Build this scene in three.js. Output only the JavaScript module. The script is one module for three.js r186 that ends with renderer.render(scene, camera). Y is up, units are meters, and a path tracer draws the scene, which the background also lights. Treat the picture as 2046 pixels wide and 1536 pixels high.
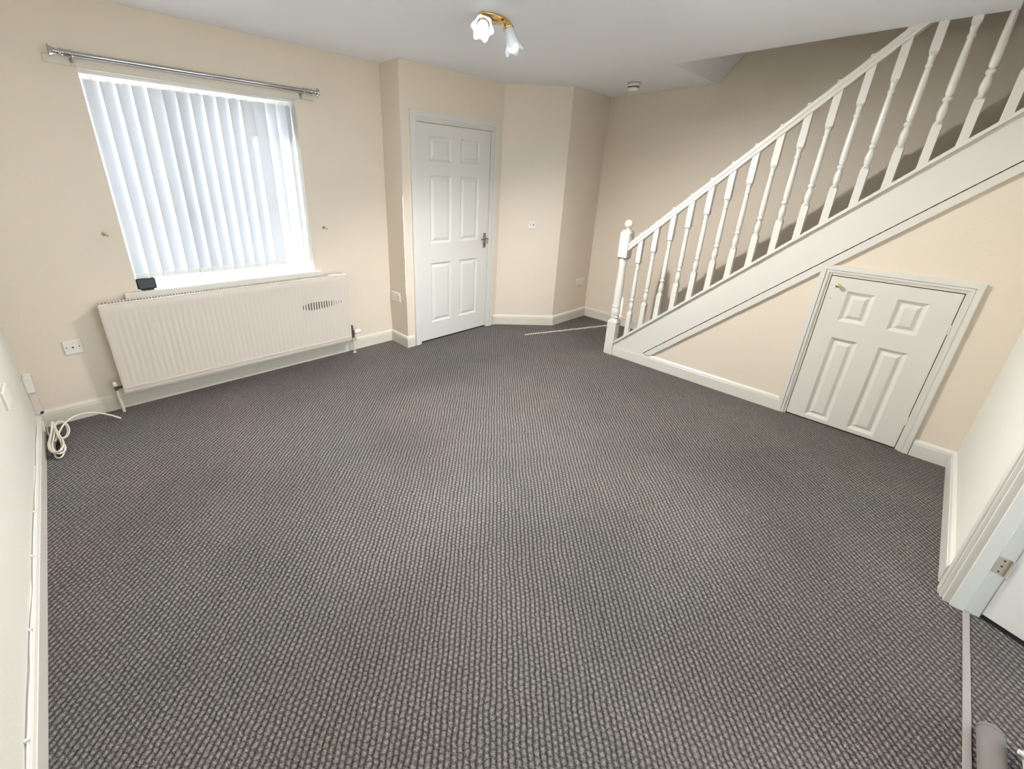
import * as THREE from 'three';
import { RoundedBoxGeometry } from 'three/addons/geometries/RoundedBoxGeometry.js';
import { mergeGeometries, toCreasedNormals } from 'three/addons/utils/BufferGeometryUtils.js';

// ---------------------------------------------------------------- camera, sky, sun, exposure
const scene = new THREE.Scene();
const camera = new THREE.PerspectiveCamera(84.1473, 2046 / 1536, 0.02, 100);
camera.setViewOffset(2046, 1536, 54.8, 68.0, 2046, 1536);
{
  const R = new THREE.Vector3(0.72616637, 0.03234022, 0.68675798), U = new THREE.Vector3(0.23478474, 0.9271781, -0.29191933), F = new THREE.Vector3(0.64618769, -0.37322229, -0.66569256);
  const m = new THREE.Matrix4().makeBasis(R, U, F.clone().negate());
  camera.quaternion.setFromRotationMatrix(m);
  camera.position.set(0.4065, 1.5604, 3.6032);
}
scene.add(camera);
const renderer = new THREE.WebGLRenderer({ antialias: true });
renderer.toneMapping = THREE.LinearToneMapping;
renderer.toneMappingExposure = 1.54;
renderer.shadowMap.enabled = true;

const SKY = 7.5, SUN = 46, LAMP = 0.002, BEAM = [9, 10.5];
scene.background = new THREE.Color().setRGB(0.74, 0.87, 1.0);
scene.backgroundIntensity = SKY;

const sun = new THREE.DirectionalLight(new THREE.Color().setRGB(1.0, 0.93, 0.82), SUN);
{
  const d = new THREE.Vector3(0.9316, -0.415, 0.3605).normalize();      // the way its light travels
  sun.target.position.set(1.8, 1.2, 0); sun.position.copy(sun.target.position).addScaledVector(d, -9);
  sun.castShadow = true; sun.shadow.mapSize.set(4096, 4096);
  const s = sun.shadow.camera; s.left = -5; s.right = 5; s.top = 5; s.bottom = -5; s.near = 0.5; s.far = 20;
  sun.shadow.bias = -0.0004;
  scene.add(sun, sun.target);
}

// ---------------------------------------------------------------- numbers of the room (metres)
const H = 2.41, X1 = 2.583, ZD = 0.283, X2 = 3.776, X3 = 4.272, ZB = 0.73, XS = 4.93, XB = 4.007, XW = 4.025, ZW = 4.036, XO = 4.02, ZO = 1.81;
const SL = 0.918;                                                        // pitch of the stair

// ---------------------------------------------------------------- random numbers, noise, textures
let seed = 7;
const rnd = () => { seed = (seed * 1664525 + 1013904223) >>> 0; return seed / 4294967296; };
const hash = (x, y) => { let h = (x * 374761393 + y * 668265263) | 0; h = Math.imul(h ^ (h >>> 13), 1274126177); return ((h ^ (h >>> 16)) >>> 0) / 4294967296; };
function vnoise(x, y, per) {
  const xi = Math.floor(x), yi = Math.floor(y), fx = x - xi, fy = y - yi, w = (v) => ((v % per) + per) % per;
  const sx = fx * fx * (3 - 2 * fx), sy = fy * fy * (3 - 2 * fy);
  const a = hash(w(xi), w(yi)), b = hash(w(xi + 1), w(yi)), c = hash(w(xi), w(yi + 1)), d = hash(w(xi + 1), w(yi + 1));
  return a + (b - a) * sx + (c - a) * sy + (a - b - c + d) * sx * sy;
}
function tex(n, fn, srgb) {
  const data = new Uint8Array(n * n * 4);
  for (let j = 0; j < n; j++) for (let i = 0; i < n; i++) {
    const c = fn(i / n, j / n), o = (j * n + i) * 4;
    data[o] = c[0] * 255; data[o + 1] = c[1] * 255; data[o + 2] = c[2] * 255; data[o + 3] = 255;
  }
  const t = new THREE.DataTexture(data, n, n);
  t.wrapS = t.wrapT = THREE.RepeatWrapping; t.magFilter = THREE.LinearFilter; t.minFilter = THREE.LinearMipmapLinearFilter; t.generateMipmaps = true;
  if (srgb) t.colorSpace = THREE.SRGBColorSpace;
  t.needsUpdate = true; return t;
}
const paintBump = tex(512, (u, v) => {
  const k = 0.5 * vnoise(u * 128, v * 128, 128) + 0.3 * vnoise(u * 64 + 9, v * 64, 64) + 0.2 * vnoise(u * 16, v * 16 + 5, 16);
  return [k, k, k];
});
// the loop-pile weave: ribs on two slants crossing, worn a little unevenly; one tile is 0.64 m
function weave(u, v) {
  const N = 34, wob = (vnoise(u * 8, v * 8, 8) - 0.5) * 0.5 + (vnoise(u * 32 + 3, v * 32, 32) - 0.5) * 0.35;
  const a = u * N + wob, b = v * N + wob * 0.7;
  const row = Math.floor(b), fb = b - row, fa = a + row * 0.5 - Math.floor(a + row * 0.5);
  const loop = Math.sin(Math.PI * fb) * (0.45 + 0.55 * Math.sin(Math.PI * fa));
  const fib = vnoise(u * 256, v * 256, 256);
  return Math.max(0, Math.min(1, 0.12 + 0.72 * Math.pow(loop, 0.8) + (fib - 0.5) * 0.35));
}
const carpetBump = tex(1024, (u, v) => { const k = weave(u, v); return [k, k, k]; });
const carpetMap = tex(1024, (u, v) => {
  const k = weave(u, v), g = 0.25 + 0.78 * k, f = (vnoise(u * 300, v * 300, 300) - 0.5) * 0.22, s = vnoise(u * 24 + 7, v * 24, 24) - 0.5;
  return [Math.min(1, g + f + s * 0.015), Math.min(1, g + f), Math.min(1, g + f - s * 0.015)];
}, true);

// ---------------------------------------------------------------- materials
const lin = (r, g, b) => new THREE.Color().setRGB(r, g, b);
function paint(color, rough, rep = 1.4, bump = 0.0006) {
  const t = paintBump.clone(); t.repeat.set(rep, rep); t.needsUpdate = true;
  return new THREE.MeshStandardMaterial({ color, roughness: rough, bumpMap: t, bumpScale: bump });
}
const M = {
  magnolia: paint(lin(0.76, 0.665, 0.55), 0.5),
  wallPale: paint(lin(0.72, 0.705, 0.635), 0.62),
  ceiling: paint(lin(0.91, 0.93, 0.97), 0.85),
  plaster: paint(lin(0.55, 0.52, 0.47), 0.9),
  gloss: new THREE.MeshPhysicalMaterial({ color: lin(0.70, 0.68, 0.625), roughness: 0.34, clearcoat: 0.25, clearcoatRoughness: 0.25 }),
  glossCream: new THREE.MeshPhysicalMaterial({ color: lin(0.70, 0.65, 0.56), roughness: 0.36, clearcoat: 0.2, clearcoatRoughness: 0.3 }),
  doorWhite: new THREE.MeshPhysicalMaterial({ color: lin(0.71, 0.695, 0.655), roughness: 0.36, clearcoat: 0.2, clearcoatRoughness: 0.3 }),
  upvc: new THREE.MeshPhysicalMaterial({ color: lin(0.86, 0.87, 0.87), roughness: 0.25, clearcoat: 0.4, clearcoatRoughness: 0.15 }),
  plastic: new THREE.MeshStandardMaterial({ color: lin(0.80, 0.77, 0.70), roughness: 0.38 }),
  whitePlastic: new THREE.MeshStandardMaterial({ color: lin(0.84, 0.84, 0.82), roughness: 0.35 }),
  enamel: new THREE.MeshPhysicalMaterial({ color: lin(0.67, 0.595, 0.52), roughness: 0.36, clearcoat: 0.2, clearcoatRoughness: 0.3 }),
  dark: new THREE.MeshStandardMaterial({ color: lin(0.025, 0.02, 0.018), roughness: 0.8 }),
  brownDark: new THREE.MeshStandardMaterial({ color: lin(0.09, 0.06, 0.045), roughness: 0.7 }),
  blackPlastic: new THREE.MeshStandardMaterial({ color: lin(0.012, 0.012, 0.016), roughness: 0.6 }),
  chrome: new THREE.MeshStandardMaterial({ color: lin(0.50, 0.50, 0.51), roughness: 0.1, metalness: 1 }),
  steel: new THREE.MeshStandardMaterial({ color: lin(0.45, 0.43, 0.40), roughness: 0.35, metalness: 1 }),
  brass: new THREE.MeshStandardMaterial({ color: lin(0.80, 0.58, 0.25), roughness: 0.22, metalness: 1 }),
  brassOld: new THREE.MeshStandardMaterial({ color: lin(0.45, 0.33, 0.16), roughness: 0.35, metalness: 1 }),
  glass: new THREE.MeshPhysicalMaterial({ color: 0xffffff, roughness: 0.02, transmission: 1, thickness: 0, ior: 1.5 }),
  fabric: new THREE.MeshPhysicalMaterial({ color: lin(0.72, 0.75, 0.80), roughness: 0.95, transmission: 0.045, thickness: 0, side: THREE.DoubleSide }),
  shade: new THREE.MeshPhysicalMaterial({ color: lin(0.60, 0.63, 0.66), roughness: 0.5, transmission: 0.12, thickness: 0, side: THREE.DoubleSide }),
  bulb: new THREE.MeshStandardMaterial({ color: 0xffffff, emissive: lin(0.93, 0.98, 1.0), emissiveIntensity: 0.62, roughness: 0.5 }),
  hinge: new THREE.MeshStandardMaterial({ color: lin(0.50, 0.44, 0.36), roughness: 0.4 }),
  cable: new THREE.MeshStandardMaterial({ color: lin(0.80, 0.74, 0.64), roughness: 0.45 }),
  grey: new THREE.MeshStandardMaterial({ color: lin(0.21, 0.19, 0.18), roughness: 0.9 }),
  strip: new THREE.MeshStandardMaterial({ color: lin(0.42, 0.38, 0.36), roughness: 0.45, metalness: 0.35 }),
  paving: new THREE.MeshStandardMaterial({ color: lin(0.42, 0.41, 0.39), roughness: 0.95 }),
};
{
  const f = M.fabric, t = paintBump.clone(); t.repeat.set(6, 6); t.needsUpdate = true; f.bumpMap = t; f.bumpScale = 0.0003;
}
M.carpet = new THREE.MeshStandardMaterial({ color: 0xffffff, map: carpetMap, bumpMap: carpetBump, bumpScale: 0.009, roughness: 0.97, vertexColors: true });
M.stairCarpet = new THREE.MeshStandardMaterial({ color: lin(0.30, 0.27, 0.26), map: carpetMap, bumpMap: carpetBump, bumpScale: 0.005, roughness: 0.97 });

// ---------------------------------------------------------------- building helpers
const used = {};
function numbered(n) { const k = used[n] = (used[n] ?? -1) + 1; return k ? n + '_' + String(k).padStart(3, '0') : n; }
function mesh(name, geos, m, parent) {
  let g = Array.isArray(geos) ? mergeGeometries(geos.map((q) => { const c = q.index ? q.toNonIndexed() : q.clone(); for (const k of Object.keys(c.attributes)) if (!['position', 'normal', 'uv'].includes(k)) c.deleteAttribute(k); return c; })) : geos;
  const o = new THREE.Mesh(g, m); o.name = parent ? name : numbered(name); o.castShadow = o.receiveShadow = true;
  (parent ?? scene).add(o); return o;
}
function struct(name, geos, m) { const o = mesh(name, geos, m); o.userData.kind = 'structure'; return o; }
function thing(name, label, category, [x, y, z] = [0, 0, 0], group) {
  const o = new THREE.Group(); o.name = numbered(name); o.position.set(x, y, z); o.userData = { label, category }; if (group) o.userData.group = group;
  scene.add(o); return o;
}
function setting(name, [x, y, z] = [0, 0, 0]) { const o = new THREE.Group(); o.name = name; o.position.set(x, y, z); o.userData.kind = 'structure'; scene.add(o); return o; }
function tag(o, label, category, group) { Object.assign(o.userData, { label, category }); if (group) o.userData.group = group; return o; }
const bx = (x0, x1, y0, y1, z0, z1, r = 0) => {
  const w = Math.abs(x1 - x0), h = Math.abs(y1 - y0), d = Math.abs(z1 - z0);
  const g = r ? new RoundedBoxGeometry(w, h, d, 2, Math.min(r, w / 2.01, h / 2.01, d / 2.01)) : new THREE.BoxGeometry(w, h, d);
  return g.translate((x0 + x1) / 2, (y0 + y1) / 2, (z0 + z1) / 2);
};
const cyl = (r, h, n = 24, r2 = r) => new THREE.CylinderGeometry(r2, r, h, n);
function rod(a, b, r, n = 14) {
  const A = new THREE.Vector3(...a), B = new THREE.Vector3(...b), g = new THREE.CylinderGeometry(r, r, A.distanceTo(B), n);
  g.applyQuaternion(new THREE.Quaternion().setFromUnitVectors(new THREE.Vector3(0, 1, 0), B.clone().sub(A).normalize()));
  return g.translate((A.x + B.x) / 2, (A.y + B.y) / 2, (A.z + B.z) / 2);
}
const tube = (pts, r, n = 60, k = 10, closed = false) => new THREE.TubeGeometry(new THREE.CatmullRomCurve3(pts.map((p) => new THREE.Vector3(...p)), closed), n, r, k, closed);
const lathe = (pts, n = 28) => new THREE.LatheGeometry(pts.map((p) => new THREE.Vector2(p[0], p[1])), n);
function metres(g) {                                                     // uv in metres, by the way each face looks
  g = g.index ? g.toNonIndexed() : g; const p = g.attributes.position, n = g.attributes.normal, uv = new Float32Array(p.count * 2);
  for (let i = 0; i < p.count; i++) {
    const ax = Math.abs(n.getX(i)), ay = Math.abs(n.getY(i)), az = Math.abs(n.getZ(i));
    const q = ay > 0.7 ? [p.getX(i), p.getZ(i)] : ax > az ? [p.getZ(i), p.getY(i)] : [p.getX(i), p.getY(i)];
    uv[2 * i] = q[0]; uv[2 * i + 1] = q[1];
  }
  g.setAttribute('uv', new THREE.BufferAttribute(uv, 2)); return g;
}
function outline(pts, holes = []) {
  const s = new THREE.Shape(pts.map((p) => new THREE.Vector2(p[0], p[1])));
  for (const h of holes) s.holes.push(new THREE.Path(h.map((p) => new THREE.Vector2(p[0], p[1]))));
  return s;
}
const rect = (a, b, c, d) => [[a, c], [b, c], [b, d], [a, d]];
const slab = (pts, holes, d) => new THREE.ExtrudeGeometry(outline(pts, holes), { depth: d, bevelEnabled: false });
const upright = (pts, holes, z0, z1) => metres(slab(pts, holes, z1 - z0).translate(0, 0, z0));                           // outline in x, y
const sideways = (pts, holes, x0, x1) => metres(slab(pts.map(([z, y]) => [-z, y]), holes.map((h) => h.map(([z, y]) => [-z, y])), x1 - x0).rotateY(Math.PI / 2).translate(x0, 0, 0)); // outline in z, y
const flat = (pts, holes, y0, y1) => metres(slab(pts.map(([x, z]) => [x, -z]), holes.map((h) => h.map(([x, z]) => [x, -z])), y1 - y0).rotateX(-Math.PI / 2).translate(0, y0, 0));     // outline in x, z
// a moulding run along a floor path with mitred corners; side +1 puts it to the left of the walk seen from above (x right, z down)
function run(path, profile, side) {
  const n = path.length, pos = [], dirs = [];
  for (let i = 0; i < n - 1; i++) { const dx = path[i + 1][0] - path[i][0], dz = path[i + 1][1] - path[i][1], l = Math.hypot(dx, dz); dirs.push([dx / l, dz / l]); }
  const nor = dirs.map(([x, z]) => [z * side, -x * side]);
  const off = path.map((p, i) => {
    if (i === 0) return nor[0]; if (i === n - 1) return nor[n - 2];
    const a = nor[i - 1], b = nor[i], k = 1 + a[0] * b[0] + a[1] * b[1]; return [(a[0] + b[0]) / k, (a[1] + b[1]) / k];
  });
  const at = (i, [d, y]) => [path[i][0] + off[i][0] * d, y, path[i][1] + off[i][1] * d];
  const tri = (a, b, c) => pos.push(...a, ...b, ...c), m = profile.length;
  for (let i = 0; i < n - 1; i++) for (let j = 0; j < m; j++) {
    const a = at(i, profile[j]), b = at(i + 1, profile[j]), c = at(i + 1, profile[(j + 1) % m]), d = at(i, profile[(j + 1) % m]);
    if (side > 0) { tri(a, c, b); tri(a, d, c); } else { tri(a, b, c); tri(a, c, d); }
  }
  for (const [i, f] of [[0, 1], [n - 1, -1]]) for (let j = 1; j < m - 1; j++) {
    const a = at(i, profile[0]), b = at(i, profile[j]), c = at(i, profile[j + 1]);
    if (f * side > 0) tri(a, b, c); else tri(a, c, b);
  }
  const g = new THREE.BufferGeometry(); g.setAttribute('position', new THREE.Float32BufferAttribute(pos, 3)); g.computeVertexNormals();
  g.setAttribute('uv', new THREE.Float32BufferAttribute(new Float32Array(pos.length / 3 * 2), 2)); return metres(g);
}
// a moulded door panel: frame moulding sloping in, a quirk, a raised field; lies in x, y, facing +z, its rim at z = 0
function moulded(w, h, rings) {
  const pos = [], R = rings.map(([i, z]) => [[i, i, z], [w - i, i, z], [w - i, h - i, z], [i, h - i, z]]);
  for (let k = 0; k < R.length - 1; k++) for (let s = 0; s < 4; s++) {
    const a = R[k][s], b = R[k][(s + 1) % 4], c = R[k + 1][(s + 1) % 4], d = R[k + 1][s]; pos.push(...a, ...b, ...c, ...a, ...c, ...d);
  }
  const q = R[R.length - 1]; pos.push(...q[0], ...q[1], ...q[2], ...q[0], ...q[2], ...q[3]);
  const g = new THREE.BufferGeometry(); g.setAttribute('position', new THREE.Float32BufferAttribute(pos, 3)); g.computeVertexNormals();
  g.setAttribute('uv', new THREE.Float32BufferAttribute(new Float32Array(pos.length / 3 * 2), 2)); return metres(g);
}
const RINGS = [[0, 0], [0.004, -0.002], [0.014, -0.011], [0.019, -0.012], [0.024, -0.011], [0.045, -0.003], [0.047, -0.0025]];
const turnTo = (o, dir, from = [0, 1, 0]) => o.quaternion.setFromUnitVectors(new THREE.Vector3(...from), new THREE.Vector3(...dir).normalize());

// ---------------------------------------------------------------- floor
{
  const g = new THREE.PlaneGeometry(5.3, 7.3, 106, 146).rotateX(-Math.PI / 2).translate(2.35, 0, 3.35);
  const p = g.attributes.position, uv = g.attributes.uv, col = new Float32Array(p.count * 3), c45 = Math.SQRT1_2;
  for (let i = 0; i < p.count; i++) {
    const x = p.getX(i), z = p.getZ(i);
    uv.setXY(i, (x * c45 - z * c45) / 0.64, (x * c45 + z * c45) / 0.64);
    const a = vnoise(x * 1.3 + 3, z * 1.3, 999) - 0.5, b = vnoise(x * 3.1, z * 3.1 + 40, 999) - 0.5, c = vnoise(x * 9 + 80, z * 9, 999) - 0.5, t = vnoise(x * 2.2 + 11, z * 2.2 + 5, 999) - 0.5;
    const k = 0.31 * (1 + 0.3 * a + 0.22 * b + 0.08 * c), h = t * 0.2 + c * 0.08;
    col[3 * i] = k * (1 + 0.5 * h); col[3 * i + 1] = k * (0.905 - 0.2 * h); col[3 * i + 2] = k * (0.835 - 0.2 * h);
  }
  g.setAttribute('color', new THREE.BufferAttribute(col, 3));
  struct('floor', g, M.carpet);
  struct('subfloor', flat(rect(-0.3, 5.1, -0.3, 7.1), [], -0.3, -0.012), M.plaster);
}
// ---------------------------------------------------------------- walls
struct('wall_window', upright(rect(-0.3, 5.1, -0.3, 5.2), [rect(0.655, 1.861, 0.786, 2.067)], -0.3, 0), M.magnolia);
struct('wall_left', sideways(rect(0, 7.1, -0.3, 2.75), [], -0.3, 0), M.wallPale);
struct('wall_return', flat([[X1, 0], [X1, ZD], [X1 + 0.1, ZD], [X1 + 0.1, 0]], [], 0, H + 0.02), M.magnolia);
struct('wall_entry', upright([[X1 + 0.1, 0], [2.722, 0], [2.722, 2.013], [3.648, 2.013], [3.648, 0], [X2, 0], [X2, H + 0.02], [X1 + 0.1, H + 0.02]], [], ZD - 0.12, ZD), M.magnolia);
struct('wall_angled', flat([[X2, ZD], [X3, ZB], [X3 + 0.02, ZB - 0.12], [X2 + 0.06, ZD - 0.12], [X2, ZD - 0.12]], [], 0, H + 0.02), M.magnolia);
struct('wall_alcove', flat([[X3, ZB], [XS, ZB], [XS, ZB - 0.12], [X3 + 0.02, ZB - 0.12]], [], 0, H + 0.02), M.magnolia);
struct('wall_stairwell', sideways(rect(0, 7.1, -0.3, 5.2), [], XS, XS + 0.17), M.magnolia);
{
  // the wall under the stair, cut along the string, with the opening of the cupboard door
  const top = (z) => 0.14 + SL * (z - 2.058);
  struct('wall_under_stairs', sideways([[1.93, 0], [3.137, 0], [3.137, 1.064], [3.797, 1.064], [3.797, 0], [ZW, 0], [ZW, top(ZW)], [1.93, top(1.93)]], [], XW, XW + 0.075), M.magnolia);
  struct('wall_kitchen', upright([[0, 0], [1.07, 0], [1.07, 2.03], [2.715, 2.03], [2.715, 0], [XS, 0], [XS, H + 0.3], [0, H + 0.3]], [], ZW, ZW + 0.1), M.wallPale);
}
// ---------------------------------------------------------------- ceiling, stairwell above, next room
struct('ceiling', flat([[0, 0], [XS, 0], [XS, ZO], [XO, ZO], [XO, 3.53], [3.86, 3.53], [3.86, ZW + 0.05], [0, ZW + 0.05]], [], H, H + 0.26), M.ceiling);
struct('ceiling_sloping', sideways([[ZO, H], [ZO + 1.75, H + 1.75 * 1.16], [ZO + 1.75, H + 2.2], [ZO, H + 2.2]], [], 3.6, XS), M.ceiling);
struct('ceiling_landing', flat(rect(3.4, XS, ZO, 5.2), [], 4.6, 4.75), M.ceiling);
struct('wall_landing', sideways(rect(ZO, 5.2, H + 0.26, 4.7), [], 3.4, 3.6), M.magnolia);
struct('wall_landing_end', upright(rect(3.4, XS, H + 0.3, 4.7), [], 5.0, 5.2), M.magnolia);
struct('ceiling_kitchen', flat(rect(0, XS, ZW + 0.1, 7.1), [], H + 0.04, H + 0.26), M.ceiling);
struct('wall_kitchen_far', upright(rect(-0.3, 5.1, -0.3, 2.75), [rect(0.4, 3.6, 0.1, 2.25)], 6.2, 6.4), M.wallPale);
struct('ground', new THREE.PlaneGeometry(60, 60).rotateX(-Math.PI / 2).translate(0, -0.31, 0), M.paving);

// ---------------------------------------------------------------- skirting boards
const SK = [[0, 0], [0.018, 0], [0.018, 0.084], [0.0155, 0.087], [0.0155, 0.0895], [0.017, 0.092], [0.013, 0.103], [0.007, 0.110], [0, 0.112]];
struct('baseboard_left', run([[0, ZW], [0, 0.02]], SK, -1), M.gloss);
struct('baseboard_window', run([[0, 0], [X1, 0], [X1, ZD], [2.655, ZD]], SK, -1), M.glossCream);
struct('baseboard_entry', run([[3.727, ZD], [X2, ZD], [X3, ZB], [XS, ZB], [XS, 1.85]], SK, -1), M.glossCream);
struct('baseboard_stairs', run([[XW, 1.69], [XW, 3.1]], SK, -1), M.gloss);
struct('baseboard_kitchen', run([[XW, 3.845], [XW, ZW], [2.8, ZW]], SK, -1), M.gloss);
struct('baseboard_kitchen_near', run([[1.0, ZW], [0, ZW]], SK, -1), M.gloss);

// ---------------------------------------------------------------- doors
// one strip of architrave with a stepped moulding; local x across (0 = inner edge), y along
function architrave(len, wid, m0 = 0, m1 = 0) {
  const st = [[0, 0.004, 0.010], [0.004, 0.016, 0.013], [0.016, 0.020, 0.011], [0.020, wid - 0.004, 0.018], [wid - 0.004, wid, 0.015]];
  return st.map(([a, b, t]) => slab([[a, -m0 * a], [b, -m0 * b], [b, len + m1 * b], [a, len + m1 * a]], [], t));
}
function frame(parent, w, h, wid, mat) {                                  // three strips round an opening from (0, 0) to (w, h), facing +z
  mesh('door_frame', architrave(h, wid, 0, 1).map((g) => g.scale(-1, 1, 1).rotateY(0)).map(flip), mat, parent);
  mesh('door_frame', architrave(h, wid, 0, 1).map((g) => g.translate(w, 0, 0)), mat, parent);
  mesh('door_frame', architrave(w, wid, 1, 1).map((g) => g.rotateZ(-Math.PI / 2).scale(1, -1, 1).translate(0, 0, 0)).map((g) => flip(g.scale(1, 1, 1))).map((g) => g.translate(0, 0, 0)).map((g) => g.applyMatrix4(new THREE.Matrix4().makeTranslation(0, h, 0))), mat, parent);
}
function flip(g) {                                                        // turns a mirrored geometry's faces back out
  g = g.index ? g.toNonIndexed() : g; const p = g.attributes.position;
  for (let i = 0; i < p.count; i += 3) for (const a of Object.values(g.attributes)) for (let k = 0; k < a.itemSize; k++) {
    const t = a.array[(i + 1) * a.itemSize + k]; a.array[(i + 1) * a.itemSize + k] = a.array[(i + 2) * a.itemSize + k]; a.array[(i + 2) * a.itemSize + k] = t;
  }
  g.computeVertexNormals(); return g;
}
function leafWithPanels(parent, w, h, t, cols, rows, mat, rings = RINGS) {                       // leaf from (0, 0) to (w, h), face at z = 0
  const holes = [], spots = [];
  for (const [a, b] of cols) for (const [c, d] of rows) { holes.push(rect(a, b, c, d).reverse()); spots.push([a, b, c, d]); }
  const leaf = mesh('door_leaf', [slab(rect(0, w, 0, h), holes, t - 0.014).translate(0, 0, -t + 0.014), bx(0.001, w - 0.001, 0.001, h - 0.001, -t, -0.014)], mat, parent);
  for (const [a, b, c, d] of spots) { const q = mesh('panel', moulded(b - a, d - c, rings), mat, leaf); q.position.set(a, c, 0); }
  return leaf;
}
{
  const d = setting('door_1', [2.747, 0, ZD]);                            // the six-panel door in the end wall
  frame(d, 0.878 + 0.05 - 0.025, 2.008, 0.066, M.doorWhite);
  for (const f of d.children) f.position.x -= 0.0125;
  mesh('door_lining', [bx(-0.025, -0.003, 0, 2.013, -0.12, 0), bx(0.881, 0.901, 0, 2.013, -0.12, 0), bx(-0.003, 0.881, 1.993, 2.013, -0.12, 0)], M.doorWhite, d);
  const w = 0.876;
  const leaf = leafWithPanels(d, w, 1.976, 0.04, [[0.131, 0.384], [0.494, 0.736]], [[0.178, 0.775], [0.962, 1.562], [1.677, 1.878]], M.doorWhite);
  leaf.position.set(0.001, 0.014, -0.012);
  const hd = mesh('handle', [bx(0.812, 0.850, 0.885, 1.035, -0.012, -0.005, 0.003), rod([0.831, 0.985, -0.006], [0.831, 0.985, 0.042], 0.009), new THREE.SphereGeometry(0.011, 14, 10).translate(0.831, 0.985, 0.042),
    tube([[0.831, 0.985, 0.042], [0.80, 0.987, 0.044], [0.765, 0.982, 0.04], [0.745, 0.976, 0.038]], 0.0075, 20, 10), rod([0.831, 0.925, -0.006], [0.831, 0.925, -0.003], 0.008)], M.steel, d);
  mesh('keyhole', [cyl(0.0045, 0.003, 14).rotateX(Math.PI / 2).translate(0.831, 0.925, -0.0025), bx(0.8285, 0.8335, 0.908, 0.924, -0.004, -0.0015)], M.dark, d);
  mesh('threshold', bx(-0.02, 0.9, 0, 0.006, -0.1, -0.014), M.dark, d);
}
{
  const d = setting('door_2', [XW, 0, 3.1]);                              // the low cupboard door under the stairs; local x = +z, facing -x
  d.rotation.y = -Math.PI / 2;
  const in0 = 0.045, in1 = 0.692;
  frame(d, in1 - in0, 1.062, 0.05, M.gloss);
  for (const c of d.children) c.position.x += in0;
  mesh('door_lining', [bx(in0 - 0.008, in0 + 0.013, 0, 1.064, -0.075, 0.004, 0.003), bx(in1 - 0.013, in1 + 0.005, 0, 1.064, -0.075, 0.004, 0.003), bx(in0 + 0.013, in1 - 0.013, 1.045, 1.064, -0.075, 0.004, 0.003)], M.glossCream, d);
  const w = 0.614, x0 = 0.061;
  const big = [[0, 0], [0.005, -0.003], [0.018, -0.013], [0.022, -0.014], [0.026, -0.0135], [0.043, -0.004], [0.045, -0.0035]];
  const leaf = leafWithPanels(d, w, 1.03, 0.036, [[0.106, 0.249], [0.353, 0.496]], [[0.026, 0.627], [0.744, 0.946]], M.gloss, big);
  leaf.position.set(x0, 0.01, -0.002);
  mesh('knob', [lathe([[0.0, 0], [0.009, 0], [0.009, 0.004], [0.005, 0.008], [0.005, 0.014], [0.012, 0.02], [0.014, 0.026], [0.011, 0.032], [0, 0.034]], 20).rotateX(Math.PI / 2).translate(x0 + 0.05, 0.985, -0.002)], M.brass, d);
  for (const y of [0.21, 0.828]) mesh('hinge', [cyl(0.005, 0.06, 12).translate(x0 + w + 0.002, y, 0.002)], M.gloss, d);
  mesh('catch_hole', cyl(0.003, 0.002, 12).rotateX(Math.PI / 2).translate(x0 + 0.03, 0.895, -0.0012), M.grey, d);
}
{
  const d = setting('door_3', [1.1, 0, ZW]);                             // the doorway to the next room, its door standing open
  d.userData.kind = 'structure';
  const W = 1.59, LW = 0.76;
  mesh('door_frame', architrave(2.0, 0.07, 0, 1).map((g) => g.rotateY(Math.PI).scale(-1, 1, 1)).map(flip).map((g) => g.translate(W + 0.012, 0, 0)), M.gloss, d);
  mesh('door_frame', architrave(2.0, 0.07, 0, 1).map((g) => g.rotateY(Math.PI)).map((g) => g.translate(-0.012, 0, 0)), M.gloss, d);
  mesh('door_frame', bx(-0.082, W + 0.082, 2.0, 2.07, -0.018, 0, 0.004), M.gloss, d);
  mesh('door_lining', [bx(-0.03, 0, 0, 2.03, -0.002, 0.102), bx(W, W + 0.027, 0, 2.03, -0.002, 0.102), bx(-0.03, W + 0.027, 2.0, 2.03, -0.002, 0.102)], M.gloss, d);
  mesh('door_stop', [bx(W - 0.012, W, 0, 2.0, 0.018, 0.058, 0.002), bx(0, 0.012, 0, 2.0, 0.018, 0.058, 0.002)], M.gloss, d);
  const leaf = mesh('door_leaf', [bx(-LW + 0.008, 0, 0.022, 1.99, 0, 0.038, 0.003)], M.doorWhite, d);
  leaf.position.set(W - 0.002, 0, 0.102); leaf.rotation.y = THREE.MathUtils.degToRad(68);
  const bar = mesh('weather_bar', bx(-LW + 0.01, -0.003, 0.004, 0.03, 0.004, 0.034), M.blackPlastic, leaf);
  for (const y of [0.258, 1.75]) {
    const h = mesh('hinge', [bx(W - 0.0015, W + 0.0005, y - 0.038, y + 0.038, 0.064, 0.098), cyl(0.005, 0.076, 12).translate(W - 0.004, y, 0.101)], M.hinge, d);
    mesh('screw', [-0.026, 0, 0.026].map((k) => new THREE.SphereGeometry(0.0035, 8, 6).translate(W - 0.0015, y + k, 0.08)), M.brownDark, h);
  }
}
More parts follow.
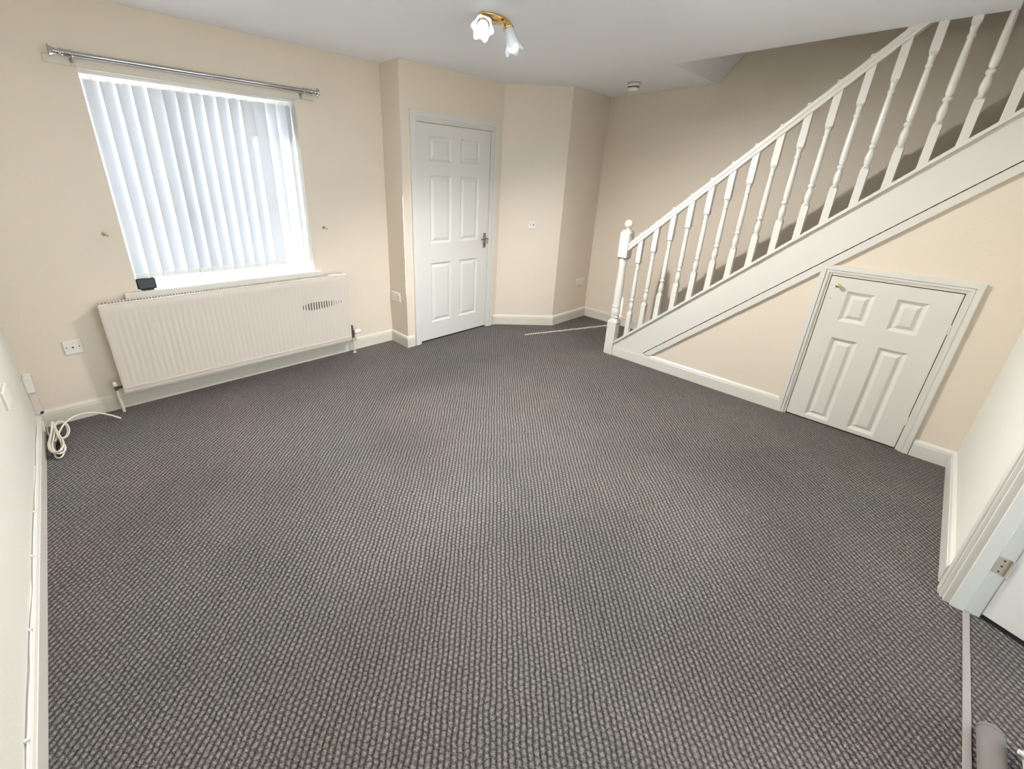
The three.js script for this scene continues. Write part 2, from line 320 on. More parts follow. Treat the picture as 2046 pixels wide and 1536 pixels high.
// ---------------------------------------------------------------- window in the end wall
{
  const d = setting('window_1', [0.655, 0.786, 0]);
  const W = 1.206, Hh = 1.281, z0 = -0.205, z1 = -0.14;
  mesh('window_frame', [bx(0, 0.06, 0, Hh, z0, z1, 0.004), bx(W - 0.06, W, 0, Hh, z0, z1, 0.004), bx(0.06, W - 0.06, 0, 0.06, z0, z1, 0.004), bx(0.06, W - 0.06, Hh - 0.05, Hh, z0, z1, 0.004), bx(0.40, 0.46, 0.06, Hh - 0.05, z0, z1, 0.004)], M.upvc, d);
  mesh('casement', [bx(0.462, 0.51, 0.062, Hh - 0.052, z0 + 0.006, z1 + 0.012, 0.005), bx(W - 0.108, W - 0.062, 0.062, Hh - 0.052, z0 + 0.006, z1 + 0.012, 0.005), bx(0.51, W - 0.108, 0.062, 0.11, z0 + 0.006, z1 + 0.012, 0.005), bx(0.51, W - 0.108, Hh - 0.1, Hh - 0.052, z0 + 0.006, z1 + 0.012, 0.005)], M.upvc, d);
  mesh('pane', bx(0.06, 0.40, 0.06, Hh - 0.05, -0.178, -0.177), M.glass, d);
  mesh('pane', bx(0.51, W - 0.108, 0.11, Hh - 0.1, -0.178, -0.177), M.glass, d);
  mesh('handle', [bx(0.476, 0.50, 0.5, 0.57, z1 + 0.012, z1 + 0.018, 0.003), tube([[0.488, 0.535, z1 + 0.015], [0.488, 0.535, z1 + 0.045], [0.490, 0.5, z1 + 0.05], [0.492, 0.43, z1 + 0.048]], 0.008, 20, 10)], M.whitePlastic, d);
  mesh('window_sill', [bx(0, W, -0.035, 0.0, -0.14, 0.0), bx(-0.075, W + 0.055, -0.038, 0.004, 0.0, 0.03, 0.006), bx(0, W, -0.002, 0.004, -0.14, 0.002)], M.gloss, d);
  mesh('reveal_lining', [bx(0, 0.004, 0.004, Hh, -0.14, -0.001), bx(W - 0.004, W, 0.004, Hh, -0.14, -0.001)], M.gloss, d);
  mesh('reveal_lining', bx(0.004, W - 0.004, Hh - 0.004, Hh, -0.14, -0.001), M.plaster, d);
}
{
  const d = setting('window_2', [0.4, 0.1, 6.22]);
  mesh('window_frame', [bx(0, 0.06, 0, 2.15, 0, 0.06), bx(3.14, 3.2, 0, 2.15, 0, 0.06), bx(1.57, 1.63, 0.06, 2.09, 0, 0.06), bx(0.06, 3.14, 0, 0.06, 0, 0.06), bx(0.06, 3.14, 2.09, 2.15, 0, 0.06)], M.upvc, d);
  mesh('pane', bx(0.06, 1.57, 0.06, 2.09, 0.028, 0.029), M.glass, d);
  mesh('pane', bx(1.63, 3.14, 0.06, 2.09, 0.028, 0.029), M.glass, d);
}
// ---------------------------------------------------------------- vertical blind
{
  const b = thing('vertical_blind', 'white fabric vertical blind drawn shut across the sunny window', 'blind', [0.655, 0.786, -0.06]);
  mesh('headrail', [bx(0.006, 1.2, 1.256, 1.279, -0.022, 0.022, 0.003)], M.whitePlastic, b);
  const Ht = 1.155, sl = new THREE.PlaneGeometry(0.089, Ht, 8, 1);
  { const p = sl.attributes.position; for (let i = 0; i < p.count; i++) { const x = p.getX(i); p.setZ(i, 0.004 * (1 - (x / 0.0445) ** 2)); } sl.computeVertexNormals(); }
  const wt = bx(-0.0455, 0.0455, -Ht / 2 - 0.002, -Ht / 2 + 0.03, -0.0022, 0.0062, 0.002);
  const hg = [bx(-0.011, 0.011, Ht / 2 - 0.006, Ht / 2 + 0.004, -0.002, 0.006, 0.001), bx(-0.0025, 0.0025, Ht / 2, Ht / 2 + 0.026, -0.0015, 0.0025)];
  const dirs = [];
  for (let i = 0; i < 16; i++) {
    const s = mesh('slat', sl, M.fabric, b), drop = i === 1 || i === 0 ? 0.02 : 0;
    const th = THREE.MathUtils.degToRad(i > 11 && i < 15 ? -17 : i === 15 ? 50 : 13 + (rnd() - 0.5) * 4);
    s.position.set(0.672 - 0.655 + 0.0749 * i + (i === 15 ? 0.024 : 0.0405) + (rnd() - 0.5) * 0.003, 1.232 - Ht / 2 - drop * 0.0, 0); s.rotation.y = th;
    mesh('bottom_weight', wt, M.whitePlastic, s); mesh('hanger', hg, M.whitePlastic, s);
    dirs.push(s.position.x);
  }
  const links = [];
  for (let i = 0; i < 15; i++) links.push(tube([[dirs[i] + 0.035, 0.082, -0.012], [(dirs[i] + dirs[i + 1]) / 2 + 0.01, 0.079, 0.012], [dirs[i + 1] - 0.03, 0.082, 0.018]], 0.0009, 8, 5));
  mesh('chain', links, M.whitePlastic, b);
}
// ---------------------------------------------------------------- curtain pole and its board
tag(mesh('pole_board', [bx(0.527, 2.0, 2.067, 2.106, 0, 0.02, 0.004), bx(0.655, 1.865, 2.058, 2.068, -0.002, 0.016, 0.002)], M.glossCream), 'cream painted board fixed to the wall above the window, carrying the chrome pole', 'board');
{
  const c = thing('curtain_pole', 'chrome curtain pole with flared trumpet ends above the window', 'curtain pole', [0.56, 2.113, 0.09]);
  mesh('rod', [rod([0.06, 0, 0], [1.36, 0, 0], 0.0125, 20), rod([0.4, 0, 0], [1.36, 0, 0], 0.0138, 20)], M.chrome, c);
  const fin = lathe([[0, 0], [0.0155, 0], [0.0165, 0.004], [0.0165, 0.03], [0.013, 0.034], [0.0185, 0.038], [0.0185, 0.044], [0.013, 0.048], [0.014, 0.062], [0.019, 0.076], [0.029, 0.088], [0.03, 0.09], [0.026, 0.089], [0, 0.082]], 24);
  const f0 = mesh('finial', fin, M.chrome, c); f0.rotation.z = Math.PI / 2; f0.position.x = 0.085;
  const f1 = mesh('finial', fin, M.chrome, c); f1.rotation.z = -Math.PI / 2; f1.position.x = 1.35;
  for (const x of [0.085, 1.335]) mesh('bracket', [rod([x, -0.03, -0.07], [x, -0.012, -0.004], 0.006), new THREE.TorusGeometry(0.0165, 0.003, 8, 20).rotateY(Math.PI / 2).translate(x, 0, 0), bx(x - 0.011, x + 0.011, -0.046, -0.012, -0.07, -0.066, 0.002)], M.steel, c);
}
// ---------------------------------------------------------------- tie-back hooks
{
  const make = (p, label) => {
    const h = thing('tieback_hook', label, 'hook', p, 'brass curtain tieback hooks either side of the window');
    mesh('plate', lathe([[0, 0], [0.012, 0], [0.012, 0.002], [0.009, 0.005], [0, 0.005]], 18).rotateX(Math.PI / 2), M.brassOld, h);
    mesh('hook', tube([[0, 0, 0.003], [0, 0.002, 0.022], [0.006, -0.008, 0.034], [0.014, -0.014, 0.03], [0.019, -0.002, 0.026]], 0.0032, 24, 8), M.brassOld, h);
    return h;
  };
  make([0.567, 1.168, 0], 'small brass tieback hook on the wall left of the window blind');
  make([1.973, 1.142, 0], 'small brass tieback hook on the wall between window and white door');
}
// ---------------------------------------------------------------- black device on the sill
{
  const k = thing('desk_speaker', 'small black plastic box standing on the windowsill in the blind\'s lower left corner', 'speaker', [0.712, 0.790, -0.012]);
  mesh('body', [new RoundedBoxGeometry(0.104, 0.072, 0.03, 4, 0.009).rotateX(-0.12).translate(0, 0.042, 0)], M.blackPlastic, k);
  mesh('foot', [bx(-0.034, 0.034, 0, 0.01, -0.014, 0.018, 0.004)], M.blackPlastic, k);
  mesh('screen', [bx(-0.044, 0.044, -0.03, 0.03, 0, 0.0012, 0.0005).translate(0, 0, 0.0145).rotateX(-0.12).translate(0, 0.043, 0)], new THREE.MeshStandardMaterial({ color: lin(0.02, 0.02, 0.024), roughness: 0.4 }), k);
}
// ---------------------------------------------------------------- radiator
{
  const r = thing('radiator', 'long cream panel radiator under the window with a slotted top grille', 'radiator', [0.434, 0.145, 0]);
  const W = 1.65, Ht = 0.605, zf = 0.118;
  // ribbed front sheet: a height field across and up
  const nx = 330, ny = 24, pos = [], idx = [], uvs = [];
  for (let j = 0; j <= ny; j++) for (let i = 0; i <= nx; i++) {
    const x = W * i / nx, y = Ht * j / ny, u = (x - 0.03) / 0.0333, inR = x > 0.03 && x < W - 0.03 ? 1 : 0;
    const e = Math.min(1, Math.max(0, (y - 0.045) / 0.03), Math.max(0, (Ht - 0.055 - y) / 0.02));
    const f = u - Math.floor(u), rib = Math.exp(-(((f - 0.5) / 0.2) ** 2));
    const rim = Math.min(1, x / 0.012, (W - x) / 0.012, y / 0.012, (Ht - y) / 0.012);
    pos.push(x, y, zf - 0.004 * (1 - rim) ** 2 - 0.0018 * rib * e * inR); uvs.push(x, y);
  }
  for (let j = 0; j < ny; j++) for (let i = 0; i < nx; i++) { const a = j * (nx + 1) + i, b = a + 1, c = a + nx + 1, d = c + 1; idx.push(a, b, d, a, d, c); }
  const g = new THREE.BufferGeometry(); g.setAttribute('position', new THREE.Float32BufferAttribute(pos, 3)); g.setAttribute('uv', new THREE.Float32BufferAttribute(uvs, 2)); g.setIndex(idx); g.computeVertexNormals();
  const front = mesh('front_panel', [g, bx(0, W, 0, 0.012, zf - 0.016, zf - 0.003), bx(0, W, Ht - 0.012, Ht, zf - 0.016, zf - 0.003), bx(0, 0.012, 0.01, Ht - 0.01, zf - 0.016, zf - 0.003), bx(W - 0.012, W, 0.01, Ht - 0.01, zf - 0.016, zf - 0.003), bx(0.005, W - 0.005, 0.028, 0.040, zf - 0.002, zf + 0.003, 0.002)], M.enamel, r);
  mesh('back_panel', [bx(0.004, W - 0.004, 0.006, Ht - 0.006, 0.032, 0.046, 0.004)], M.enamel, r);
  mesh('side_panel', bx(-0.002, 0.006, 0.01, Ht - 0.004, 0.034, zf - 0.004, 0.002), M.enamel, r);
  mesh('side_panel', bx(W - 0.006, W + 0.002, 0.01, Ht - 0.004, 0.034, zf - 0.004, 0.002), M.enamel, r);
  const gr = [bx(0.002, W - 0.002, Ht - 0.004, Ht + 0.004, 0.034, 0.046), bx(0.002, W - 0.002, Ht - 0.004, Ht + 0.004, zf - 0.026, zf - 0.008, 0.002)];
  for (let x = 0.012; x < W - 0.01; x += 0.0165) gr.push(bx(x, x + 0.007, Ht - 0.003, Ht + 0.003, 0.045, zf - 0.02));
  mesh('top_grille', gr, M.enamel, r);
  const fins = []; for (let x = 0.03; x < W - 0.03; x += 0.0333) fins.push(bx(x, x + 0.0012, 0.03, Ht - 0.012, 0.046, zf - 0.018));
  mesh('convector_fins', fins, M.enamel, r).userData.kind = 'stuff';
  for (let k = 0; k < 16; k++) {                                           // the row of short dark slots near the right end
    const h = [0.026, 0.034, 0.042, 0.046, 0.048, 0.046, 0.044, 0.042, 0.042, 0.040, 0.036, 0.032, 0.028, 0.024, 0.02, 0.016][k], w = k > 1 && k < 10 ? 0.0085 : k < 12 ? 0.006 : 0.003;
    mesh('slot', bx(1.243 + k * 0.0222, 1.243 + k * 0.0222 + w, 0.375 - h * 0.7, 0.375 + h * 0.7, zf - 0.004, zf + 0.0008), M.brownDark, r);
  }
  // left valve (lockshield) and its pipe, right thermostatic head and pipe
  mesh('valve', [rod([-0.035, 0.035, 0.08], [0.01, 0.035, 0.08], 0.009), cyl(0.011, 0.03, 18).translate(-0.035, 0.035, 0.08)], M.brownDark, r);
  mesh('valve_cap', lathe([[0, 0.02], [0.011, 0.02], [0.0125, 0.0], [0.0125, -0.012], [0, -0.012]].reverse(), 18).translate(-0.035, 0.062, 0.08), M.plastic, r);
  mesh('pipe', [rod([-0.035, 0.03, 0.08], [-0.032, -0.146, 0.08], 0.0085)], M.glossCream, r);
  mesh('valve', [rod([W - 0.01, 0.04, 0.08], [W + 0.05, 0.04, 0.08], 0.009), cyl(0.014, 0.045, 18).translate(W + 0.03, 0.03, 0.08), bx(W + 0.006, W + 0.034, 0.035, 0.125, 0.07, 0.088, 0.003), cyl(0.012, 0.03, 6).rotateZ(Math.PI / 2).translate(W + 0.025, 0.07, 0.084)], M.brownDark, r);
  mesh('valve_head', [lathe([[0, 0], [0.016, 0], [0.019, 0.01], [0.021, 0.03], [0.021, 0.058], [0.017, 0.066], [0, 0.067]], 20).rotateZ(-Math.PI / 2).translate(W + 0.04, 0.055, 0.08), ...[0, 1, 2, 3, 4, 5, 6, 7].map((k) => bx(0.012, 0.055, 0.0195, 0.023, -0.003, 0.003).rotateX(k * Math.PI / 4).translate(W + 0.04, 0.055, 0.08))], M.plastic, r);
  mesh('pipe', [rod([W + 0.03, 0.03, 0.08], [W + 0.032, -0.146, 0.08], 0.0085), lathe([[0.0085, 0], [0.017, 0], [0.016, 0.004], [0.0085, 0.006]], 18).translate(W + 0.032, -0.145, 0.08)], M.glossCream, r);
}
// ---------------------------------------------------------------- sockets and switches
function plate(name, label, category, pos, ry, w, h, build, group) {
  const s = thing(name, label, category, pos, group); s.rotation.y = ry;
  mesh('plate', new RoundedBoxGeometry(w, h, 0.009, 3, 0.0035).translate(0, 0, 0.0045), M.plastic, s);
  build(s); return s;
}
const screws = (s, x) => { for (const k of [-1, 1]) mesh('screw', cyl(0.0035, 0.002, 12).rotateX(Math.PI / 2).translate(k * x, 0, 0.009), M.brownDark, s); };
plate('aerial_socket', 'single cream wall socket with one round hole, left of the radiator', 'socket', [0.261, 0.488, 0], 0, 0.088, 0.088, (s) => {
  screws(s, 0.030); mesh('socket_hole', [lathe([[0.0045, 0], [0.0085, 0], [0.0085, 0.004], [0.0045, 0.004]], 18).rotateX(Math.PI / 2).translate(0, 0, 0.008)], M.plastic, s); mesh('hole', cyl(0.0055, 0.0035, 16).rotateX(Math.PI / 2).translate(0, 0, 0.009), M.dark, s);
});
function doubleSocket(s) {
  for (const k of [-1, 1]) {
    const o = mesh('rocker', bx(k * 0.034 - 0.006 + 0.016, k * 0.034 + 0.006 + 0.016, 0.018, 0.032, 0.008, 0.0125, 0.0015), M.whitePlastic, s);
    mesh('pin_hole', [bx(k * 0.034 - 0.002, k * 0.034 + 0.002, 0.0, 0.009, 0.0085, 0.0094), bx(k * 0.034 - 0.0125, k * 0.034 - 0.0065, -0.02, -0.016, 0.0085, 0.0094), bx(k * 0.034 + 0.0065, k * 0.034 + 0.0125, -0.02, -0.016, 0.0085, 0.0094)], M.grey, s);
  }
}
plate('double_socket', 'cream double power socket on the narrow return wall beside the six-panel door', 'socket', [X1, 0.475, 0.105], -Math.PI / 2, 0.146, 0.086, doubleSocket);
plate('double_socket', 'cream double power socket low on the recessed wall behind the newel post', 'socket', [4.755, 0.452, ZB], 0, 0.146, 0.086, doubleSocket);
{
  const a = Math.atan2(0.447, 0.496), t = 0.353, L = Math.hypot(0.496, 0.447);
  plate('light_switch', 'square cream switch plate with a dark key dot on the angled wall', 'switch', [X2 + 0.496 / L * t, 1.123, ZD + 0.447 / L * t], -a, 0.086, 0.086, (s) => {
    mesh('rocker', bx(-0.018, 0.002, -0.012, 0.014, 0.008, 0.013, 0.002).rotateX(0.1), M.plastic, s); mesh('indicator', cyl(0.006, 0.004, 14).rotateX(Math.PI / 2).translate(0.017, 0.0, 0.009), M.dark, s);
  });
}
{
  plate('blank_plate', 'thick plain white plate on the pale left wall, seen edge-on', 'wall plate', [0, 0.517, 0.724], Math.PI / 2, 0.145, 0.088, (q) => { mesh('back_box', bx(-0.0715, 0.0715, -0.043, 0.043, -0.001, 0.012, 0.003), M.wallPale, q); q.children[0].position.z = 0.004; });
}
{
  const j = thing('junction_box', 'pale box cover in the left corner beside the window wall, above the white cable coil', 'junction box', [0, 0.262, 0.002]);
  mesh('cover', [bx(0, 0.036, 0, 0.105, 0, 0.06, 0.004)], M.plastic, j); mesh('lid', bx(0.002, 0.038, 0.084, 0.108, -0.001, 0.062, 0.004), M.plastic, j);
  const k = thing('cable_trunking', 'pinkish cover of square trunking in the corner under the pale box cover', 'trunking', [0, 0.112, 0.002]);
  mesh('cover', bx(0, 0.03, 0, 0.149, 0, 0.05, 0.003), new THREE.MeshStandardMaterial({ color: lin(0.72, 0.62, 0.54), roughness: 0.45 }), k);
  mesh('clip', bx(0.02, 0.034, 0.0, 0.016, 0.034, 0.052, 0.002), M.dark, k);
  const q = thing('skirting_socket', 'tiny cream cable outlet on the left skirting board, behind the cable coil', 'socket', [0.018, 0.02, 0.14]);
  mesh('plate', bx(0, 0.008, 0, 0.07, -0.035, 0.035, 0.003), M.plastic, q); mesh('screw', cyl(0.004, 0.003, 12).rotateZ(Math.PI / 2).translate(0.009, 0.036, 0.006), M.brownDark, q);
}
// ---------------------------------------------------------------- cables
{
  const c = thing('cable_coil', 'coil of cream cable on the carpet in the left corner, one free end arching out', 'cable', [0, 0, 0]);
  const R = 0.0046, loops = [];
  for (let k = 0; k < 7; k++) {                                            // long flattened loops, bunched by hand
    const pts = [], cx = 0.066 + 0.006 * Math.sin(k * 2.1), cz = 0.335 + 0.012 * Math.cos(k * 1.7), rx = 0.030 + 0.016 * rnd(), rz = 0.14 + 0.05 * rnd(), tilt = 0.12 + 0.18 * rnd(), y0 = 0.006 + k * 0.0062;
    for (let i = 0; i < 14; i++) { const a = i / 14 * Math.PI * 2, s = Math.sin(a), q = Math.cos(a), z = rz * q, x = rx * s * (0.55 + 0.45 * q); pts.push([cx + x + z * tilt * 0.35 - (q < 0 ? 0.01 * q : 0), y0 + 0.012 * (1 + Math.sin(a * 2 + k)) * 0.5 + (q < -0.4 ? 0.035 * (-q - 0.4) * (1 + k * 0.16) : 0), cz + z]); }
    loops.push(tube(pts, R, 90, 8, true));
  }
  for (const [w, h, t] of [[0.035, 0.06, 0.2], [0.028, 0.05, -0.1]]) {       // two rounder turns leaning back on the skirting
    const pts = []; for (let i = 0; i < 12; i++) { const a = i / 12 * Math.PI * 2; pts.push([0.092 + w * Math.cos(a), 0.006 + 0.034 * (1 - Math.sin(a) * 0.95), 0.2 + h * Math.sin(a) + t * w * Math.cos(a)]); }
    loops.push(tube(pts, R, 60, 8, true));
  }
  mesh('loop', loops, M.cable, c);
  mesh('free_end', tube([[0.062, 0.03, 0.33], [0.085, 0.05, 0.25], [0.12, 0.075, 0.19], [0.18, 0.088, 0.15], [0.25, 0.075, 0.14], [0.32, 0.045, 0.165], [0.375, 0.012, 0.2]], R * 1.1, 60, 8), M.cable, c);
  mesh('tail', tube([[0.03, 0.05, 0.135], [0.035, 0.02, 0.2], [0.045, 0.012, 0.24], [0.058, 0.02, 0.29]], R * 0.9, 30, 8), M.cable, c);
}
{
  const c = thing('telephone_wire', 'thin cream wire clipped along the top of the left skirting board', 'wire', [0, 0, 0]);
  const pts = []; for (let i = 0; i <= 40; i++) { const z = 0.2 + i / 40 * 3.7; pts.push([0.0075 + 0.0012 * Math.sin(i * 1.3), 0.116 + 0.004 * Math.sin(i * 0.7) * (i % 5 ? 1 : 0), z]); }
  mesh('wire', tube(pts, 0.0024, 200, 8), M.whitePlastic, c);
  for (const z of [0.75, 1.17, 1.49, 1.89, 2.3, 2.75, 3.3]) mesh('clip', bx(0, 0.012, 0.112, 0.124, z - 0.004, z + 0.004, 0.0015), M.whitePlastic, c);
}
// ---------------------------------------------------------------- ceiling light: brass plate, two heads with frilled glass shades
{
  const P = [2.43, H, 1.495];
  const t = thing('ceiling_light', 'brass ceiling light with two frilled glass shades and lit bulbs', 'ceiling light', P);
  const base = lathe([[0, -0.026], [0.02, -0.026], [0.045, -0.02], [0.064, -0.008], [0.068, -0.004], [0.068, 0], [0, 0]], 36); base.scale(1.4, 1.25, 0.66); base.rotateY(-0.08);
  mesh('base_plate', base, M.brass, t);
  const heads = [[[2.355, 2.372, 1.50], [2.222, 2.272, 1.628], 0.96], [[2.495, 2.378, 1.545], [2.505, 2.268, 1.585], 0.9]];
  for (const [i, [p, q, sc]] of heads.entries()) {
    const A = new THREE.Vector3(...p).sub(t.position), B = new THREE.Vector3(...q).sub(t.position), dir = B.clone().sub(A), L = dir.length(); dir.normalize();
    mesh('arm', [rod([A.x * 0.72, -0.02, A.z * 0.72], A.toArray(), 0.008), new THREE.SphereGeometry(0.013, 16, 12).translate(...A.toArray())], M.brass, t);
    const cup = mesh('lamp_holder', lathe([[0, -0.012], [0.016, -0.012], [0.021, -0.004], [0.023, 0.012], [0.030, 0.018], [0.030, 0.026], [0.022, 0.028], [0, 0.028]], 24), M.brass, t);
    cup.position.copy(A); turnTo(cup, dir.toArray());
    const prof = [[0.022, 0.02], [0.028, 0.03], [0.032, 0.05], [0.034, 0.075], [0.037, 0.1], [0.043, 0.122], [0.053, 0.142], [0.060, 0.151]];
    const sh = new THREE.LatheGeometry(prof.map(([a, b]) => new THREE.Vector2(a, b)), 72), v = sh.attributes.position;
    for (let i = 0; i < v.count; i++) {
      const x = v.getX(i), y = v.getY(i), z = v.getZ(i), a = Math.atan2(z, x), k = Math.max(0, (y - 0.105) / 0.046), w = Math.cos(a * 6);
      const f = 1 + 0.10 * k * w; v.setXYZ(i, x * f, y + 0.012 * k * w, z * f);
    }
    sh.computeVertexNormals();
    const s = mesh('shade', sh, M.shade, t); s.position.copy(A); turnTo(s, dir.toArray()); s.scale.setScalar(sc);
    const b = mesh('bulb', [new THREE.SphereGeometry(0.031, 28, 20).scale(1, 1.1, 1).translate(0, 0.118, 0)], M.bulb, t); b.position.copy(A); turnTo(b, dir.toArray());
    mesh('bulb_cap', cyl(0.014, 0.06, 18, 0.02).translate(0, 0.058, 0), M.whitePlastic, b);
    const l = new THREE.PointLight(lin(0.97, 0.985, 1.0), LAMP, 0, 2); l.position.copy(t.position).add(A).addScaledVector(dir, 0.120); l.castShadow = true; l.shadow.radius = 1; l.shadow.bias = -0.002; l.name = 'bulb_light'; scene.add(l);
    const sp = new THREE.SpotLight(lin(1.0, 0.99, 0.965), BEAM[i], 0, 1.52, 0.5, 2); sp.position.copy(l.position).addScaledVector(dir, 0.062); sp.target.position.copy(l.position).addScaledVector(dir, 2); sp.castShadow = true; sp.shadow.radius = 1; sp.shadow.bias = -0.002; sp.name = 'bulb_beam'; scene.add(sp, sp.target);
  }
}
// ---------------------------------------------------------------- smoke alarm
{
  const s = thing('smoke_alarm', 'round white smoke alarm on the ceiling in front of the stairwell opening', 'smoke alarm', [4.45, H, 1.26]);
  mesh('base', lathe([[0, -0.022], [0.052, -0.022], [0.055, -0.018], [0.055, 0], [0, 0]], 40), M.whitePlastic, s);
  mesh('vent', lathe([[0, -0.028], [0.050, -0.028], [0.050, -0.021], [0, -0.021]], 40), M.grey, s);
  s.scale.y = 1.3;
  mesh('cover', lathe([[0, -0.052], [0.030, -0.052], [0.042, -0.047], [0.047, -0.038], [0.047, -0.027], [0, -0.027]], 40), M.whitePlastic, s);
}
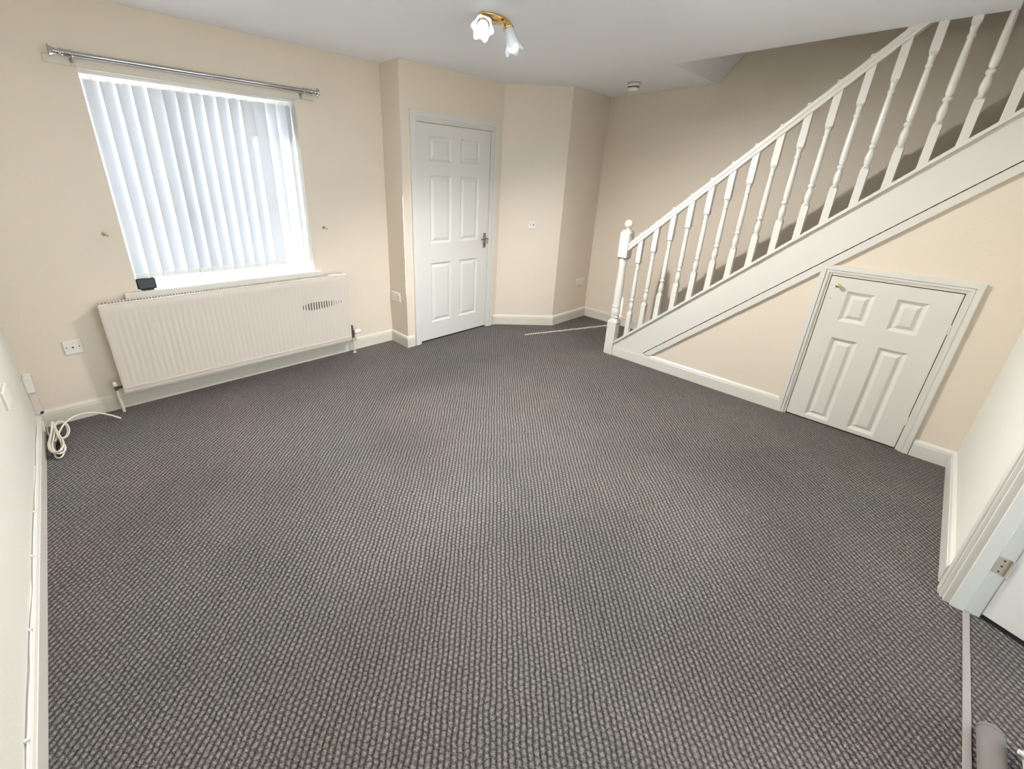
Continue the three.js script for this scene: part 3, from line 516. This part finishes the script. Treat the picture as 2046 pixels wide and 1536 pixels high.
// ---------------------------------------------------------------- staircase
{
  const st = thing('staircase', 'white painted staircase with turned balusters, closed string and ball-topped newel post', 'staircase', [4.035, 0, 1.645]);
  const ox = -4.035, oz = -1.645, W = (g) => g.translate(ox, 0, oz);
  const yT = (z) => 0.135 + SL * (z - 1.701);                              // top of the string
  const yL = (z) => 0.109 + 0.916 * (z - 1.984);                           // its lower edge above the bead
  mesh('string_board', W(sideways([[1.69, 0.002], [1.69, yT(1.69)], [4.03, yT(4.03)], [4.03, yL(4.03)], [1.984, 0.109], [1.87, 0.002]], [], XB + 0.003, XB + 0.033)), M.gloss, st);
  mesh('string_bead', W(sideways([[1.992, 0.108], [4.03, yL(4.03) - 0.007], [4.03, yL(4.03) - 0.068], [2.058, 0.108]], [], XB - 0.002, XB + 0.02)), M.gloss, st);
  mesh('base_rail', W(sideways([[1.692, yT(1.692) - 0.002], [4.03, yT(4.03) - 0.002], [4.03, yT(4.03) + 0.022], [1.692, yT(1.692) + 0.022]], [], XB - 0.016, XB + 0.054)), M.gloss, st);
  // handrail: a rounded profile drawn along the pitch
  {
    const L = 3.45, s = new THREE.Shape();
    s.moveTo(-0.027, 0); s.lineTo(0.027, 0); s.lineTo(0.029, 0.012); s.lineTo(0.024, 0.02); s.bezierCurveTo(0.034, 0.026, 0.032, 0.05, 0.012, 0.054); s.lineTo(-0.012, 0.054); s.bezierCurveTo(-0.032, 0.05, -0.034, 0.026, -0.024, 0.02); s.lineTo(-0.029, 0.012); s.closePath();
    const g = new THREE.ExtrudeGeometry(s, { depth: L, bevelEnabled: false, curveSegments: 10 }); g.rotateX(-Math.atan(SL)); g.translate(4.032, 1.0, 1.681);
    mesh('handrail', W(toCreasedNormals(g, 0.6)), M.gloss, st);
  }
  // newel post
  {
    const a = 0.045, blk = (y0, y1) => bx(-a, a, y0, y1, -a, a, 0.006);
    const turn = lathe([[0, 0.33], [0.038, 0.33], [0.043, 0.345], [0.043, 0.352], [0.034, 0.362], [0.041, 0.372], [0.041, 0.384], [0.036, 0.39], [0.040, 0.40], [0.044, 0.425], [0.042, 0.45], [0.034, 0.468], [0.041, 0.476], [0.041, 0.49], [0.035, 0.497], [0.0385, 0.515], [0.0395, 0.56], [0.037, 0.66], [0.033, 0.78], [0.031, 0.866], [0.037, 0.874], [0.037, 0.893], [0.033, 0.9], [0.036, 0.91], [0.038, 0.925], [0.034, 0.94], [0, 0.94]], 32);
    const chamf = (y, s) => { const g = new THREE.CylinderGeometry(s > 0 ? 0.036 * 1.2 : a * 1.40, s > 0 ? a * 1.40 : 0.036 * 1.2, 0.022, 4, 1); g.rotateY(Math.PI / 4); return g.translate(0, y, 0); };
    const nw = mesh('newel_post', [blk(0.001, 0.335), turn, chamf(0.344, 1), chamf(0.932, -1), blk(0.94, 1.157), chamf(1.168, 1)], M.gloss, st);
    mesh('newel_cap', lathe([[0, 1.17], [0.026, 1.17], [0.022, 1.18], [0.017, 1.186], [0.018, 1.193], ...Array.from({ length: 17 }, (_, i) => { const t = -1.05 + i / 16 * (Math.PI / 2 + 1.05); return [Math.max(0, 0.037 * Math.cos(t)), 1.232 + 0.037 * Math.sin(t)]; })], 28), M.glossCream, nw);
  }
  // balusters
  {
    const a = 0.0205, g = [bx(-a, a, -0.06, 0.205, -a, a, 0.002), bx(-a, a, 0.676, 0.93, -a, a, 0.002)];
    const ch = (y, s) => { const q = new THREE.CylinderGeometry(s > 0 ? 0.016 * 1.15 : a * 1.4, s > 0 ? a * 1.4 : 0.016 * 1.15, 0.02, 4, 1); q.rotateY(Math.PI / 4); return q.translate(0, y, 0); };
    g.push(ch(0.2145, 1), ch(0.667, -1));
    g.push(lathe([[0, 0.212], [0.0185, 0.214], [0.0125, 0.223], [0.0125, 0.229], [0.0165, 0.238], [0.0205, 0.258], [0.0208, 0.275], [0.0175, 0.295], [0.0125, 0.312], [0.0120, 0.319], [0.0180, 0.322], [0.0202, 0.331], [0.0180, 0.340], [0.0122, 0.343], [0.0128, 0.349], [0.0180, 0.358], [0.0192, 0.39], [0.0178, 0.47], [0.0155, 0.56], [0.0136, 0.604], [0.0136, 0.607], [0.0178, 0.609], [0.0178, 0.622], [0.0132, 0.625], [0.0150, 0.640], [0.0178, 0.654], [0.0178, 0.660], [0.0130, 0.668], [0, 0.672]], 24));
    const merged = mergeGeometries(g.map((q) => { const c = q.index ? q.toNonIndexed() : q; return c; }));
    for (let i = 0; i < 18; i++) { const z = 1.7925 + 0.1231 * i, b = mesh('baluster', merged, M.gloss, st); b.position.set(4.031 + ox, yT(z) + 0.022, z + oz); }
  }
  for (let i = 0; i < 10; i++) { const z = 1.86 + 0.2179 * i; mesh('step', W(metres(bx(XB + 0.035, XS - 0.002, 0.2 * i + 0.001, 0.2 * (i + 1), z, z + 0.24, 0.01))), M.stairCarpet, st); }
  mesh('wall_string', W(sideways([[1.80, 0.001], [1.80, 0.16], [1.86, yT(1.86) + 0.03], [4.03, yT(4.03) + 0.03], [4.03, yT(4.03) - 0.27], [2.1, 0.001]], [], XS - 0.018, XS - 0.001)), M.gloss, st);
}
// ---------------------------------------------------------------- the doorway's foot: metal strip, grey roll, white unit
tag(mesh('carpet_strip', [bx(1.1, 2.69, 0.0, 0.005, 4.092, 4.112, 0.002)], M.strip), 'narrow grey metal strip joining the two carpets across the doorway', 'carpet strip');
{
  const d = thing('draught_excluder', 'grey fabric roll lying along the doorway by the carpet strip', 'draught excluder', [2.125, 0.033, 4.143]);
  const r = 0.030, prof = [[0, 0], [r * 0.6, 0.002], [r * 0.9, 0.01], [r, 0.024]]; 
  mesh('roll', [lathe([...prof, [r, 0.66], [r * 0.9, 0.674], [0, 0.682]], 28).rotateZ(Math.PI / 2)], M.grey, d);
  mesh('seam', [new THREE.TorusGeometry(r * 1.0, 0.0016, 8, 28).rotateY(Math.PI / 2).translate(-0.026, 0, 0)], M.grey, d);
  const u = thing('white_unit', 'white cabinet with a small white peg low on its side, beside the grey roll', 'cabinet', [2.079, 0.0, 4.194]);
  mesh('carcass', [bx(-0.5, 0, 0.05, 0.8, 0.0, 0.5, 0.012)], M.doorWhite, u);
  mesh('plinth', [bx(-0.5, -0.03, 0.0, 0.05, 0.03, 0.47)], M.dark, u);
  mesh('peg', [cyl(0.007, 0.014, 16).rotateX(Math.PI / 2).translate(-0.03, 0.078, -0.006)], M.whitePlastic, u);
}
// every surface both casts and takes shadows
scene.traverse((o) => { if (o.isMesh) { o.castShadow = true; o.receiveShadow = true; } });
renderer.render(scene, camera);
